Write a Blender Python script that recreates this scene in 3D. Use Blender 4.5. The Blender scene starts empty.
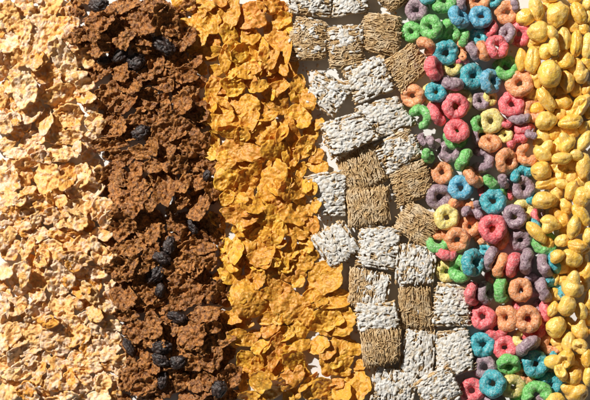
import bpy, math, random
import numpy as np
from mathutils import Vector
R = math.radians
K = 0.00057            # metres per photo pixel: the sheet seen is about 34 cm wide
HC = 1667.0            # camera height above the paper, in photo pixels (0.95 m)
W0, H0 = 590, 400
scene = bpy.context.scene
col = scene.collection
rnd = random.Random(7)

AZ, EL, DIST, POWER, FILL = 135, 40, 2.3, 338, .055
# ---------------------------------------------------------------- hand-measured layout (photo pixels)
# loops: x, y, colour, diameter, tilt, azimuth of the tilted axis, arc kept (deg), direction of the opening, layer
LOOPS = [
(417,10,'purple',24,8,200,360,0,1),(443,1,'green',26,25,90,360,0,1),(462,2,'purple',20,72,5,360,0,1),(478,1,'orange',25,10,90,360,0,1),
(480.5,17,'blue',23,10,60,360,0,2),(458.5,17.5,'blue',24,62,30,360,0,2),(411,32,'green',21,10,180,360,0,1),(431.5,27,'green',25,42,195,360,0,2),
(449.5,31,'green',25,24,300,360,0,1),(427,46.5,'orange',20,66,250,250,200,1),(445.5,52.5,'teal',26,12,300,360,0,1),(464,38,'green',16,74,160,200,180,2),
(462.5,51,'orange',17,70,10,200,180,1),(473.5,51,'purple',23,76,30,360,0,1),(484,51,'orange',21,74,22,360,0,1),(478.5,37,'teal',19,20,90,360,0,0),
(488,42,'pink',16,50,90,200,0,0),(433.5,69,'pink',26,62,15,360,0,2),(451,68,'yellow',23,14,90,280,90,0),(462,61,'pink',13,50,100,160,270,0),
(451,83,'purple',25,76,75,360,0,1),(472.5,76.5,'teal',26,24,10,360,0,1),(490.5,81,'blue',25,44,5,360,0,1),(436,92,'teal',21,16,60,360,0,2),
(431.5,94.5,'yellow',22,12,200,360,0,0),(413,96,'orange',24,26,200,360,0,0),(455.5,107,'pink',26,14,300,360,0,3),(460,100.5,'yellow',26,14,60,360,0,1),
(436,114,'pink',25,72,30,360,0,1),(421,117,'green',26,24,180,265,215,1),(480,101,'purple',19,16,90,360,0,0),(491,121.5,'yellow',25,12,200,360,0,1),
(456.5,131,'pink',25,26,80,360,0,3),(456,137,'green',25,12,270,360,0,1),(421,139.5,'purple',15,60,60,170,0,0),(433.5,143,'purple',18,58,20,210,90,1),
(428,156,'green',19,74,10,220,90,0),(450,152,'purple',24,10,90,300,80,0),(463.5,160,'green',25,80,-28,360,0,1),(476.5,137,'purple',16,70,10,360,0,0),
(490,143,'orange',23,46,80,360,0,1),(483,160,'purple',27,10,120,300,175,1),(442,173,'orange',23,12,100,360,0,1),(473,177,'orange',25,72,45,360,0,1),
(460.5,187.5,'blue',25,10,90,360,0,1),(491,182,'green',19,70,50,360,0,0),(506.5,161,'orange',26,38,5,360,0,1),(504,181.5,'purple',18,72,5,230,90,0),
(526.5,154.5,'orange',24,10,100,280,35,0),(517,141,'pink',18,54,120,220,300,1),(524,129,'pink',19,66,95,200,90,0),(530.5,134,'purple',14,66,80,230,0,1),
(520,119,'purple',19,72,95,200,90,1),(511.5,104.5,'pink',26,16,100,360,0,1),(519,84,'orange',27,18,140,360,0,2),(533,110,'orange',25,10,90,360,0,0),
(506,68,'green',26,12,90,360,0,0),(507,34,'purple',21,46,160,360,0,2),(520,34,'pink',25,20,200,360,0,0),(507,13,'orange',24,16,220,360,0,1),
(497,47,'pink',24,26,30,360,0,2),(515,4,'purple',16,76,10,360,0,1),(427,-4,'teal',18,20,90,360,0,1),(494,1,'teal',16,40,120,360,0,0),
(522,174,'teal',21,44,90,230,300,0),(522.5,187.5,'purple',24,12,30,360,0,1),(481,192,'pink',13,50,90,170,0,0),(493,201.5,'teal',26,10,100,360,0,2),
(504,193,'green',14,50,0,180,90,0),(510,194,'pink',12,40,0,170,0,0),(439,197,'purple',26,18,300,360,0,0),(461.5,203,'orange',21,68,80,230,270,0),
(446.5,217,'yellow',25,14,60,360,0,1),(469,226.5,'orange',22,14,100,360,0,1),(457,240,'orange',25,12,230,360,0,2),(492.5,229,'pink',28,10,100,360,0,2),
(498,237,'orange',25,12,300,360,0,0),(472,212.5,'purple',19,58,70,230,270,1),(478.5,206,'purple',15,66,20,200,90,0),(514.5,216.5,'purple',24,14,200,360,0,2),
(523.5,210,'yellow',23,10,40,360,0,0),(535.5,216,'pink',13,58,20,210,0,1),(543,215,'purple',10,60,0,200,0,0),(520,239.5,'purple',23,16,280,360,0,1),
(545,243,'green',26,20,80,360,0,0),(481,240,'orange',14,40,200,200,90,0),(447,254,'pink',19,66,80,240,90,1),(438.5,245.5,'green',21,40,90,240,90,0),
(447,271,'yellow',23,10,180,360,0,0),(460.5,269,'green',27,46,190,360,0,1),(473,262.5,'teal',28,44,5,360,0,2),(485,250,'teal',18,46,110,360,0,0),
(490,259,'purple',26,72,-25,360,0,1),(500.5,265.5,'orange',26,74,-20,360,0,1),(513,265,'pink',26,70,-20,360,0,1),(526.5,261.5,'purple',26,76,-10,360,0,1),
(545,265.5,'purple',26,70,20,360,0,1),(556,261.5,'teal',24,70,15,360,0,1),(556,287,'teal',24,70,50,230,225,0),(544,290,'purple',25,72,20,360,0,1),
(520.5,290,'orange',24,12,60,360,0,2),(531,285,'purple',24,20,20,360,0,0),(502,290,'green',26,68,5,360,0,1),(472.5,293.5,'pink',24,62,0,360,0,1),
(486,293,'purple',23,48,5,360,0,1),(489,277,'pink',13,50,40,190,0,0),(483,317,'pink',25,18,150,360,0,1),(507,318,'orange',27,44,190,360,0,1),
(528,319,'orange',27,12,120,360,0,2),(533,330,'pink',27,14,300,360,0,0),(516,305.5,'pink',14,50,80,190,0,0),(545.5,311,'pink',19,70,10,230,0,1),
(537,306,'purple',14,50,60,190,0,0),(496,328,'pink',25,12,90,360,0,0),(519,338,'yellow',18,40,120,210,0,0),(482.5,344.5,'teal',26,10,100,360,0,1),
(505.5,347.5,'pink',24,14,100,360,0,1),(528,346,'purple',27,72,-55,360,0,1),(552,343.5,'orange',25,12,60,360,0,0),(535.5,364,'teal',27,10,60,360,0,2),
(509,364,'green',24,42,265,360,0,2),(485,367.5,'purple',24,16,200,360,0,1),(493,384,'teal',27,32,175,360,0,3),(512.5,386,'yellow',25,14,300,360,0,1),
(525,374,'orange',24,14,60,360,0,0),(472,390,'pink',25,12,100,360,0,1),(537,391.5,'green',25,12,90,250,270,1),(549,385,'teal',26,12,60,360,0,0),
(495,402,'purple',22,50,90,360,0,0),(522,401,'green',22,20,90,360,0,0),(541,404,'purple',20,40,90,360,0,1),
]
# puffs: x, y, long, short, axis, type(o oval, p pod with groove, k with a knob, b broken), extra direction
PUFFS = [
(525,17,20,18,20,'o',0),(536,9.5,25,16,-78,'o',0),(557,15,34,28,72,'o',0),(578.5,13,24,16,-65,'p',0),(539.6,32,23,22,40,'o',0),
(552,33,17,11,-60,'o',0),(564,39,24,15,-86,'p',0),(576,43.5,28,13,84,'p',0),(588,46,27,15,80,'o',0),(521.5,60,24,13,88,'o',0),
(533,60,30,18,86,'p',0),(546,51.5,18,15,70,'o',0),(554,47,18,11,95,'o',0),(566.5,61.5,18,16,60,'o',0),(550,74,28,25,80,'o',0),
(581.5,72.5,23,16,80,'k',100),(567,81.5,23,15,-78,'p',0),(546,100,28,14,-52,'p',0),(562.5,102,21,18,-20,'k',200),(587,88.5,15,11,70,'o',0),
(580.5,105.5,33,19,54,'b',200),(546,121,23,20,10,'o',0),(570.5,122,26,15,8,'p',0),(589,125,12,10,0,'o',0),(545,151,24,21,50,'k',55),
(565.5,143,21,20,60,'k',125),(584.5,141.5,24,13,56,'o',0),(576.5,155,15,12,-20,'o',0),(562,158.5,21,13,3,'o',0),(564,170,25,15,-4,'b',350),
(541,171,21,20,0,'o',0),(583.5,166,27,16,82,'o',0),(546.5,183,24,13,18,'p',0),(544.5,200,26,18,8,'o',0),(562,184,14,10,0,'o',0),
(571.5,190,21,13,64,'o',0),(582,197,22,18,70,'o',0),(565.5,206.5,18,14,-60,'o',0),(561,217,22,15,-62,'k',130),(581,215,26,15,-55,'o',0),
(550,225,22,20,-20,'k',240),(574,227,26,14,80,'o',0),(536.5,232.5,30,14,-47,'o',0),(562,241,15,13,30,'o',0),(578,246,22,15,-8,'p',0),
(588,236,17,11,80,'o',0),(572,258,22,18,-35,'o',0),(586,272,21,15,75,'o',0),(572,285,28,22,-75,'k',85),(567,306,21,18,85,'o',0),
(553,309,17,11,70,'p',0),(589,301,24,10,80,'o',0),(581,311,18,13,-70,'o',0),(556,327,23,21,70,'o',0),(579,328,25,18,-80,'k',80),
(568.5,342,21,14,80,'p',0),(580,346,18,15,-30,'b',240),(553,362,18,15,10,'o',0),(566,359,22,18,60,'b',230),(574,376,20,17,50,'o',0),
(587.5,358,20,13,85,'o',0),(561,373,19,12,-70,'b',120),(574.5,392,27,21,10,'k',150),(588.5,376,21,11,85,'o',0),(590,190,20,14,80,'o',0),
(600,70,22,17,30,'o',0),(601,150,24,18,70,'o',0),(600,215,22,17,20,'o',0),(602,255,22,18,60,'o',0),(601,330,24,18,30,'o',0),(601,395,24,18,80,'o',0),(599,20,24,18,60,'o',0),
(557,256,17,13,40,'o',0),(555,400,20,15,10,'o',0),
]
# wheat biscuits: x, y, width, height, rotation, frosting cover, strands along (0 = width, 90 = height), one-sided frosting direction or None
BISCUITS = [
(309,0,44,32,-6,.80,0,None),(350,0,34,30,8,.95,0,None),(394,-6,30,30,38,.10,0,None),(308,40,37,44,-4,.42,0,None),(346,47,34,44,6,.45,0,95),
(382,34,36,42,-6,.0,0,None),(408,66,36,36,38,.0,0,None),(369,79,42,38,22,.85,0,None),(327,94,36,36,-28,.80,0,None),(385,117,44,36,16,1.,0,None),
(348,133,46,35,20,.92,0,None),(397.5,151,42,34,27,.78,0,None),(361,170,42,38,20,.0,90,None),(411.5,183,37,37,22,.04,0,None),(328,194,34,44,4,.92,0,None),
(368,207,43,37,4,.03,90,None),(418,224,38,36,-32,.0,0,None),(336.5,244,38,36,35,.97,90,None),(378,247,40,42,-8,.85,0,None),(415.5,264.5,40,38,-5,.80,90,None),
(369,288,42,34,-8,.62,90,0),(415.5,308,35,42,2,.02,90,None),(452,305,36,42,-3,.85,0,None),(377,316.5,40,27,2,1.,0,None),(381,346.5,40,36,3,.0,90,None),
(418,352.5,33,44,-6,.92,90,None),(453.5,352,36,46,14,1.,0,None),(393.5,386,44,34,-10,.82,90,None),(438.5,389,38,36,28,.92,0,None),
]
# raisins: x, y, long, short, axis
RAISINS = [(98.5,5,21,17,0),(164,45,27,17,-36),(136,62,20,18,20),(120.5,55,21,12,40),(104,61,15,10,5),(141,132.5,21,15,25),(169.5,246,21,14,75),
(162,257.5,19,13,-20),(155,275.5,23,15,35),(160.5,290,15,11,70),(193,226.5,17,10,-58),(177.5,318,23,13,-20),(129,346.5,21,10,-62),(162,347.5,22,15,10),
(160.5,360,21,13,-26),(178,362,17,14,15),(162.5,380,19,11,82),(219,389,19,16,70),(207,175.5,12,9,70)]
# flakes: x, y, long, short, axis [, tone 0 pale .. 1 golden/brown [, curl]]
FROSTED = [
(40,38,58,38,66,.25,.25),(22,8,24,16,10,.45),(50,5,24,19,40,.35),(8,16,30,23,80,.35),(6,42,24,20,10,.4),(72,27,19,13,75,.95,.2),(68,11,15,10,60,.9),
(64,59,37,21,-75,.15,.9),(86,57,23,20,30,.15,.6),(4,58,19,14,80,.4),(2,73,15,10,70,.3),(48,73,29,18,15,.45,.4),(25,90,32,24,-80,.05,.5),(61,94,31,18,18,.5,.3),
(8,87,17,12,10,.8),(3,97,20,9,85,.4),(24,116,35,16,20,.5,.9),(86,98,20,11,-10,.85,.5),(92,108,11,9,0,.2),(45,122,26,15,80,.4,.5),(66,117,33,19,18,.2,1.),
(98,126,18,12,70,.3,.7),(90,137,13,11,20,.0),(66,137.5,35,13,8,.25,.7),(33,140,29,17,25,.4,.4),(6,127,15,13,0,.3),(18,133,14,11,60,.85),(6,144,19,13,10,.3),
(16,153,23,11,5,.35),(40,155,17,12,5,.8),(62,153,28,17,-5,.3,.6),(77,149,17,8,80,.1,1.),(88,153,16,11,40,.6),(3,167,14,10,80,.1),(25,163,19,9,10,.25),
(12,164,16,8,80,.2),(9,182,23,20,20,.85,.3),(25,177,20,14,-75,.4,.4),(47,178,30,27,60,.35,.4),(68,177,26,14,75,.75,.3),(82,174,23,16,70,.25,.8),(91,165,15,12,60,.6),
(30,190,12,8,20,.3),(86,190,33,19,25,.1,1.1),(9,198,19,15,-10,.2,.5),(20,200,13,11,30,.3),(34,205,33,21,15,.75,.4),(55,197,18,13,80,.7),(61,201,14,11,10,.3),
(78,207,23,14,-12,.05,.8),(102,210,23,20,60,.4,.7),(106.5,220,20,9,48,.1,1.),(36,220,19,10,65,.1,.9),(51,217,18,16,60,.75),(74,220,25,16,-15,.2,.6),
(21,227,21,12,10,.9),(4,220,15,10,0,.25),(9,234,15,14,60,.2,.6),(66,233,31,16,-5,.7,.4),(40,235,17,12,20,.4),(102,234,19,12,-10,.4),(27,248,23,10,68,.3,.8),
(11,249,22,18,50,.6),(51,249,25,17,-15,.05,.5),(81,247,22,16,40,.35,.7),(94,244,14,12,-30,.2,.6),(43,257,15,12,80,.7),(74,259,31,14,-8,.75,.6),(100,254,23,14,-70,.05,.9),
(20,275,31,19,62,.45,.3),(5,271,15,14,0,.5),(41,279,20,18,40,.2,.4),(60,278,33,27,70,.15,.8),(88,272,36,12,-4,.2,1.),(63,307,27,21,-60,.15,.5),(90,292,24,13,-55,.25,.9),
(108,307,28,10,-36,.2,.7),(39,309,26,17,38,.5,.4),(17,306,19,17,40,.4,.5),(4,308,20,14,70,.9,.3),(78,303,15,12,20,.55),(94,314,19,14,-20,.3,.6),(24,331,37,23,20,.2,.5),
(48,322,19,12,10,.85),(57,340,31,27,-30,.65,.4),(79,336,26,17,32,.6,.4),(101,329,21,16,-10,.6,.3),(103,350,34,21,5,.3,.35),(32,347,26,14,10,.25,.4),(3,341,19,12,85,.3),
(14,357,20,14,70,.15,.4),(30,360,15,10,20,.4),(21,371,35,15,20,.1,.8),(86,364,31,18,-8,.25,.4),(51,378,23,19,60,.55,.4),(68,383,19,15,40,.85,.4),(9,391,23,21,80,.2,.4),
(26,390,17,15,50,.9),(36,382,15,11,60,.4),(82,378,18,12,-20,.5),(104,385,19,13,70,.1,1.1),(65,396,25,10,5,.6),(100,397,21,11,10,.1,.7),(85,85,16,12,20,.3),(115,325,14,9,-30,.2),
(112,262,16,9,80,.2,.9),(37,60,16,12,70,.7),(80,75,14,9,20,.3),(110,285,13,9,50,.2),(40,262,13,10,0,.4),
]
BRAN = [
(100,20,31,22,20),(106,28,35,25,-15),(140,22,35,30,30),(166,22,31,25,80),(184,38,26,20,50),(126,5,31,16,5),(154,5,25,14,-5),(100,46,23,20,60),(124,38,22,19,40),
(142,49,21,9,-5,.6),(158,62,23,14,70,.4,1.1),(176,60,23,19,30),(184,75,27,16,-10),(98,72,27,18,10),(120,71,21,18,-20),(147,74,20,12,10),(110,98,31,27,40),(124,104,29,14,35,.2,1.1),
(146,100,23,22,0,.3,1.),(131,88,22,13,10),(165,85,27,14,10),(182,102,22,20,60),(178,132,47,40,-20,.55,.3),(118,126,21,18,70),(110,144,33,12,5,.4,.9),(114,155,19,12,0,.4,.8),
(152,147,17,14,80),(200,112,22,18,60),(140,152,22,14,-10),(128,190,47,42,70,.55,.3),(156,165,21,14,10),(178,165,21,18,-10,.8),(165,188,33,20,82),(184,183,22,12,60,.8),
(178,205,25,9,33,.7,.8),(198,206,27,20,70),(122,226,27,25,20),(151,226,29,27,40),(178,222,23,20,-10),(212,192,23,14,85),(209,224,23,21,30),(203,163,16,11,70),
(122,270,35,23,-20,.6),(184,264,27,17,25,.8,.5),(198,247,35,14,-5,.7),(190,288,43,36,15,.5,.3),(209,262,17,14,80),(130,248,31,14,10),(122,294,31,24,-30,.6),(146,298,25,16,10),
(174,309,17,9,-8,.8),(206,314,35,16,10),(126,315,25,12,-10),(218,290,20,15,80),(153,328,22,19,60,.7),(134,330,25,21,-30),(192,336,29,23,40,.4,.7),(216,342,37,15,25,.9,.4),
(200,358,37,25,-8,.6,.3),(145,360,17,13,60,.7),(128,374,31,19,70),(178,382,25,18,30,.6),(199,382,25,19,0,.7,.6),(144,386,27,16,20),(231,376,25,21,30),(150,398,24,12,0),
(218,358,21,8,80,.7,.9),(228,396,24,14,10),(143,268,14,11,20),(103,172,16,12,30),(150,205,16,11,40),(192,150,22,15,-10),(133,120,15,10,20),(168,150,16,12,30),(95,33,16,14,60),
(205,140,16,12,80),(72,39,17,11,-15),(172,330,14,11,40),(210,328,20,11,20),(133,262,15,10,70),(112,210,14,10,60),(188,5,16,12,10),(196,60,15,12,40),(171,372,12,9,30),
]
CORN = [
(209,18,31,21,-78,.5,.3),(194,30,31,25,-35,.5,.3),(198,5,31,14,5,.4),(227,13,31,24,80,.6,.3),(252,16,29,26,30,.95,.4),(272,6,21,16,10,.6),(229,35,23,16,-75,.1,.3),
(250,36,19,18,20,.5,.6),(274,36,31,24,-70,.7,.3),(282,20,19,15,50,.4),(287,50,26,8,84,.7,1.),(244,53,25,18,15,.1,.25),(247,71,21,16,10,.55),(225,61,21,12,75,.4,.8),
(206,54,31,11,18,.6,.8),(270,60,22,14,50,.7,.8),(280,64,25,13,-70,.8,.6),(232,72,16,11,60,.2,.7),(200,67,18,11,-40,.5),(219,114,31,25,-60,.5,.5),(222,102,26,7,-30,.8,1.),
(245,106,27,23,30,.5,.4),(278,102,25,21,-60,.5,.6),(277,89,25,14,25,.6,.9),(300,116,25,24,40,.3,.3),(231,132,25,12,-12,.4,.6),(266,131,28,25,50,.4,.3),(249,122,25,15,50,.6,.6),
(268,116,21,9,20,.6,.9),(243,149,37,24,-5,.5,.4),(274,150,25,19,10,.3,.6),(292,136,25,15,-75,.8,.9),(282,133,21,10,60,.5,1.),(304,148,25,19,35,.4,.4),(286,155,17,8,80,.4,1.),
(308,100,21,15,-60,.7,.4),(298,84,17,14,50,.5),(213,88,17,13,70,.5),(232,88,23,16,-10,.1,.6),(227,178,27,23,60,.3,.5),(246,182,25,19,70,.6,.6),(272,180,39,26,80,.5,.5),
(292,189,26,22,30,.6,.4),(227,198,17,12,40,.2,.7),(242,198,12,10,0,.6),(301,171,17,9,62,.3,.9),(317,166,21,14,0,.4),(239,215,35,21,-5,.7,.5),(268,217,24,21,50,.2,.4),
(293,214,27,19,-10,.6,.4),(253,205,21,15,-10,.5),(296,231,23,14,-15,.4,.5),(311,226,25,15,-75,.7,.7),(260,235,23,14,20,.5),(217,220,20,10,-50,.5,.8),(277,237,18,11,50,.4,.8),
(307,185,15,10,80,.3),(225,165,20,13,20,.6),(255,168,18,13,40,.6),(235,250,25,15,75,.1,.5),(261,253,27,24,80,.8,.6),(302,259,25,20,-50,.6,.2),(284,266,17,9,80,.1,.5),
(276,263,10,8,30,.2),(242,289,25,20,50,.5,.35),(256,280,21,16,70,.8,.6),(275,281,29,21,-70,.7,.3),(298,282,14,11,40,.3),(252,304,35,25,10,.6,.5),(292,308,41,28,-5,.5,.45),
(324,278,41,30,50,.35,.5),(332,321,43,30,8,.5,.4),(330,303,42,10,5,.55,.9),(340,294,19,10,-10,.3,.6),(308,316,18,12,60,.4),(268,318,20,12,20,.6),(232,317,22,13,0,.5),
(290,248,27,8,62,.5,1.),(275,244,21,11,0,.5),(270,294,18,12,-20,.6),(312,295,17,12,40,.5),(240,323,25,12,10,.5,.5),(270,328,23,14,35,.9),(298,332,22,18,40,.3,.4),
(248,340,29,12,-10,.4,.6),(261,347,18,12,30,.3,.6),(275,351,37,15,70,.95,.6),(295,360,25,18,-20,.2,.5),(245,360,19,18,40,.1,.4),(258,363,16,12,70,.6),(261,381,21,18,-30,.4,.4),
(291,377,28,19,35,.7,.3),(274,388,25,17,40,.4,.4),(318,345,21,15,20,.5,.5),(335,359,35,30,60,.45,.4),(318,389,29,19,30,.4,.5),(308,382,24,7,40,.4,1.),(341,391,19,17,20,.2,.4),
(328,352,18,11,40,.8),(352,348,20,14,-15,.4,.5),(357,386,31,25,80,.4,.5),(249,396,21,10,0,.4),(331,399,20,10,0,.5),(300,346,22,11,20,.3,.7),(318,124,13,10,50,.4),
(322,300,14,10,20,.5),(360,365,14,9,40,.6),(292,69,17,12,70,.6),(259,86,16,12,30,.5),(214,140,18,10,-60,.5,.8),(345,372,13,9,20,.4),(316,205,15,9,80,.5,.8),
]
# paper shows through here
GAPS = [(205,74),(310,282),(307,334),(312,358),(345,387),(37,4),(62,3),(22,66),(107,69),(48,367),(113,329),(239,394),(283,337),(361,374),(90,137),(30,292),(107,163)]
# ---------------------------------------------------------------- noise
_rs = np.random.RandomState(3)
_P = _rs.permutation(256); _P = np.concatenate([_P, _P, _P])
_G = _rs.normal(size=(256, 3)); _G /= np.linalg.norm(_G, axis=1)[:, None]
def perlin(p):
    p = np.asarray(p, float)
    i = np.floor(p).astype(int); f = p - i; i &= 255
    u = f*f*f*(f*(f*6-15)+10)
    out = 0
    for dx in (0, 1):
        for dy in (0, 1):
            for dz in (0, 1):
                h = _P[_P[_P[i[..., 0]+dx]+i[..., 1]+dy]+i[..., 2]+dz]
                g = _G[h]
                d = (g*(f-np.array([dx, dy, dz]))).sum(-1)
                w = (u[..., 0] if dx else 1-u[..., 0])*(u[..., 1] if dy else 1-u[..., 1])*(u[..., 2] if dz else 1-u[..., 2])
                out = out + w*d
    return out*1.6
def fbm(p, n=3, g=.5):
    a, s, o = 1., 1., 0.
    for k in range(n):
        o = o+a*perlin(p*s+k*17.3); a *= g; s *= 2.03
    return o

def lin(r, g, b):
    f = lambda c: (c/255/12.92) if c/255 <= .04045 else ((c/255+.055)/1.055)**2.4
    return (f(r), f(g), f(b), 1)
def mixc(a, b, t): return tuple(a[i]*(1-t)+b[i]*t for i in range(3))+(1,)
def lum(c, k): return (min(c[0]*k, .95), min(c[1]*k, .95), min(c[2]*k, .95), 1)

# ---------------------------------------------------------------- mesh building
def mesh_of(name, v, quads=None, tris=None, smooth=True):
    v = np.asarray(v, np.float32)
    me = bpy.data.meshes.new(name)
    q = np.zeros((0, 4), np.int32) if quads is None or len(quads) == 0 else np.asarray(quads, np.int32)
    t = np.zeros((0, 3), np.int32) if tris is None or len(tris) == 0 else np.asarray(tris, np.int32)
    me.vertices.add(len(v)); me.vertices.foreach_set('co', v.ravel())
    nl = q.size+t.size
    me.loops.add(nl); me.loops.foreach_set('vertex_index', np.concatenate([q.ravel(), t.ravel()]))
    me.polygons.add(len(q)+len(t))
    st = np.concatenate([np.arange(len(q))*4, q.size+np.arange(len(t))*3]).astype(np.int32)
    me.polygons.foreach_set('loop_start', st)
    me.polygons.foreach_set('use_smooth', np.full(len(q)+len(t), smooth))
    me.update(calc_edges=True); me.validate()
    return me

def grid_quads(nr, nt, off=0, flip=False):
    i, j = np.meshgrid(np.arange(nr-1), np.arange(nt), indexing='ij')
    a = i*nt+j; b = i*nt+(j+1) % nt; c = (i+1)*nt+(j+1) % nt; d = (i+1)*nt+j
    q = np.stack([a, d, c, b] if not flip else [a, b, c, d], -1).reshape(-1, 4)
    return q+off

def rot2(x, y, a):
    c, s = math.cos(a), math.sin(a)
    return x*c-y*s, x*s+y*c

def flake_geo(L, S, axis, kind, rr, curl, up):
    """A crisp thin flake about L by S px seen from above: ragged outline, bent, blistered, with a real thickness."""
    seed = rr.random()*200
    Rm = (L+S)/4
    nr = max(8, int(Rm/.85)); nt = max(28, int(2*math.pi*Rm/1.0))
    th = np.arange(nt)/nt*2*math.pi
    circ = np.stack([np.cos(th), np.sin(th), np.zeros(nt)+seed], -1)
    a1, a2, a3 = {'frosted': (.32, .13, .04), 'bran': (.32, .20, .12), 'corn': (.28, .13, .05)}[kind]
    rho = 1+a1*perlin(circ*[1.1, 1.1, 1])+a2*perlin(circ*[2.6, 2.6, 1]+9)+a3*perlin(circ*[6.5, 6.5, 1]+31)
    rho = np.clip(rho, .55, 1.6)
    u = (np.linspace(0, 1, nr)**.85)[:, None]; u[0] = .02
    x = u*(rho*np.cos(th))[None]; y = u*(rho*np.sin(th))[None]
    x = x/np.ptp(x)*L; y = y/np.ptp(y)*S
    x -= (x.max()+x.min())/2; y -= (y.max()+y.min())/2
    # bend about a random axis near the long one (a shell), plus a weaker cross bend
    z = np.zeros_like(x)
    for ang, k in ((rr.gauss(90, 25), curl), (rr.uniform(0, 180), curl*.35*rr.choice((-1, 1)))):
        s, t = rot2(x, y, -R(ang))
        m = np.abs(s).max(); kk = max(abs(k), .02)/m
        z = z+np.sign(k)*(1-np.cos(kk*s))/kk
        s = np.sin(kk*s)/kk
        x, y = rot2(s, t, R(ang))
    z = z*up
    x = x/np.ptp(x)*L; y = y/np.ptp(y)*S
    p = np.stack([x, y, z*0+seed], -1)
    if kind == 'corn':
        z = z+2.3*fbm(p/9.)*min(1, Rm/9)+1.5*np.maximum(perlin(p/4.4+5), -.1)+.45*perlin(p/2.0)
        t0 = 1.3
    elif kind == 'frosted':
        z = z+3.0*fbm(p/8.)*min(1, Rm/9)+1.7*perlin(p/3.8+3)+.75*perlin(p/1.9)
        t0 = 2.9
    else:
        z = z+3.4*fbm(p/7.5)*min(1, Rm/9)+1.4*perlin(p/3.6+3)+.6*perlin(p/1.8)+1.0*np.maximum(perlin(p/2.4+40), 0)
        t0 = 2.1
    # edge flare: part of the rim turns up or down
    z = z+(u**5)*(1.6*perlin(np.stack([np.cos(th)*1.7, np.sin(th)*1.7, th*0+seed+60], -1)))[None]
    if kind == 'bran':
        x = x+.5*perlin(p/2.1+70); y = y+.5*perlin(p/2.1+90)
    x, y = rot2(x, y, R(axis))
    top = np.stack([x, y, z], -1)
    dr = np.gradient(top, axis=0); dt = (np.roll(top, -1, 1)-np.roll(top, 1, 1))
    n = np.cross(dr, dt); n /= np.linalg.norm(n, axis=-1)[..., None]+1e-9
    n[n[..., 2] < 0] *= -1
    th_ = t0*(1-(.35 if kind == 'frosted' else .55)*u**6)*(.85+.3*perlin(p/6.+20))
    bot = top-n*th_[..., None]
    v = np.concatenate([top.reshape(-1, 3), bot.reshape(-1, 3)])
    N = nr*nt
    q = [grid_quads(nr, nt), grid_quads(nr, nt, N, True)]
    j = np.arange(nt); e = (nr-1)*nt
    q.append(np.stack([e+j, N+e+j, N+e+(j+1) % nt, e+(j+1) % nt], -1))
    # centre caps
    c0 = len(v); v = np.concatenate([v, [top[0].mean(0)], [bot[0].mean(0)]])
    t = np.concatenate([np.stack([j*0+c0, j, (j+1) % nt], -1), np.stack([j*0+c0+1, N+(j+1) % nt, N+j], -1)])
    return v, np.concatenate(q), t

def loop_geo(d, tilt, az, arc, op, rr):
    seed = rr.random()*200
    nt = max(30, int(d*3.2)); nm = 30
    if arc >= 359:
        th = np.arange(nt)/nt*2*math.pi
    else:
        a0 = R(op)+R(360-arc)/2
        th = a0+np.linspace(0, R(arc), nt)
    ph = np.arange(nm)/nm*2*math.pi
    T, Ph = np.meshgrid(th, ph, indexing='ij')
    c3 = np.stack([np.cos(th), np.sin(th), th*0+seed], -1)
    r = d*.195*(1+.14*perlin(c3*1.2)+.05*perlin(c3*3+8))
    Rm = (d/2-d*.198)*(1+.10*perlin(c3*1.3+40))
    if arc < 359:
        w = np.linspace(0, 1, nt); taper = np.clip(np.minimum(w, 1-w)/.10, 0, 1)
        r = r*np.sqrt(np.clip(1-(1-taper)**2, .003, 1))*(.92)
    zs = 1.10
    hole = 1+.0*Ph
    x = (Rm[:, None]+r[:, None]*np.cos(Ph))*np.cos(T)
    y = (Rm[:, None]+r[:, None]*np.cos(Ph))*np.sin(T)
    z = r[:, None]*zs*np.sin(Ph)
    nx = np.cos(Ph)*np.cos(T); ny = np.cos(Ph)*np.sin(T); nz = np.sin(Ph)
    p = np.stack([x, y, z+seed], -1)
    dsp = .9*perlin(p/5.5)+.38*perlin(p/2.6+7)-.45*np.maximum(perlin(p/1.9+30)-.1, 0)+.10*perlin(p/.95)
    dsp *= min(1, d/18)
    x, y, z = x+nx*dsp, y+ny*dsp, z+nz*dsp
    z = z+d*.05*perlin(np.stack([np.cos(T)*.9, np.sin(T)*.9, T*0+seed+5], -1))
    v = np.stack([x, y, z], -1).reshape(-1, 3)
    # tilt: normal leans by `tilt` towards `az`
    ca, sa = math.cos(R(az)), math.sin(R(az))
    k = np.array([-sa, ca, 0]); ct, st = math.cos(R(tilt)), math.sin(R(tilt))
    v = v*ct+np.cross(k, v)*st+np.outer(v@k, k)*(1-ct)
    v[:, :2] -= (v[:, :2].max(0)+v[:, :2].min(0))/2
    if arc >= 359:
        i, j = np.meshgrid(np.arange(nt), np.arange(nm), indexing='ij'); i2 = (i+1) % nt
        tris = None
    else:
        i, j = np.meshgrid(np.arange(nt-1), np.arange(nm), indexing='ij'); i2 = i+1
        jj = np.arange(nm); n0 = len(v)
        v = np.concatenate([v, [v[:nm].mean(0)], [v[-nm:].mean(0)]])
        e = (nt-1)*nm
        tris = np.concatenate([np.stack([jj*0+n0, (jj+1) % nm, jj], -1), np.stack([jj*0+n0+1, e+jj, e+(jj+1) % nm], -1)])
    q = np.stack([i*nm+j, i2*nm+j, i2*nm+(j+1) % nm, i*nm+(j+1) % nm], -1).reshape(-1, 4)
    return v, q, tris

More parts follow.
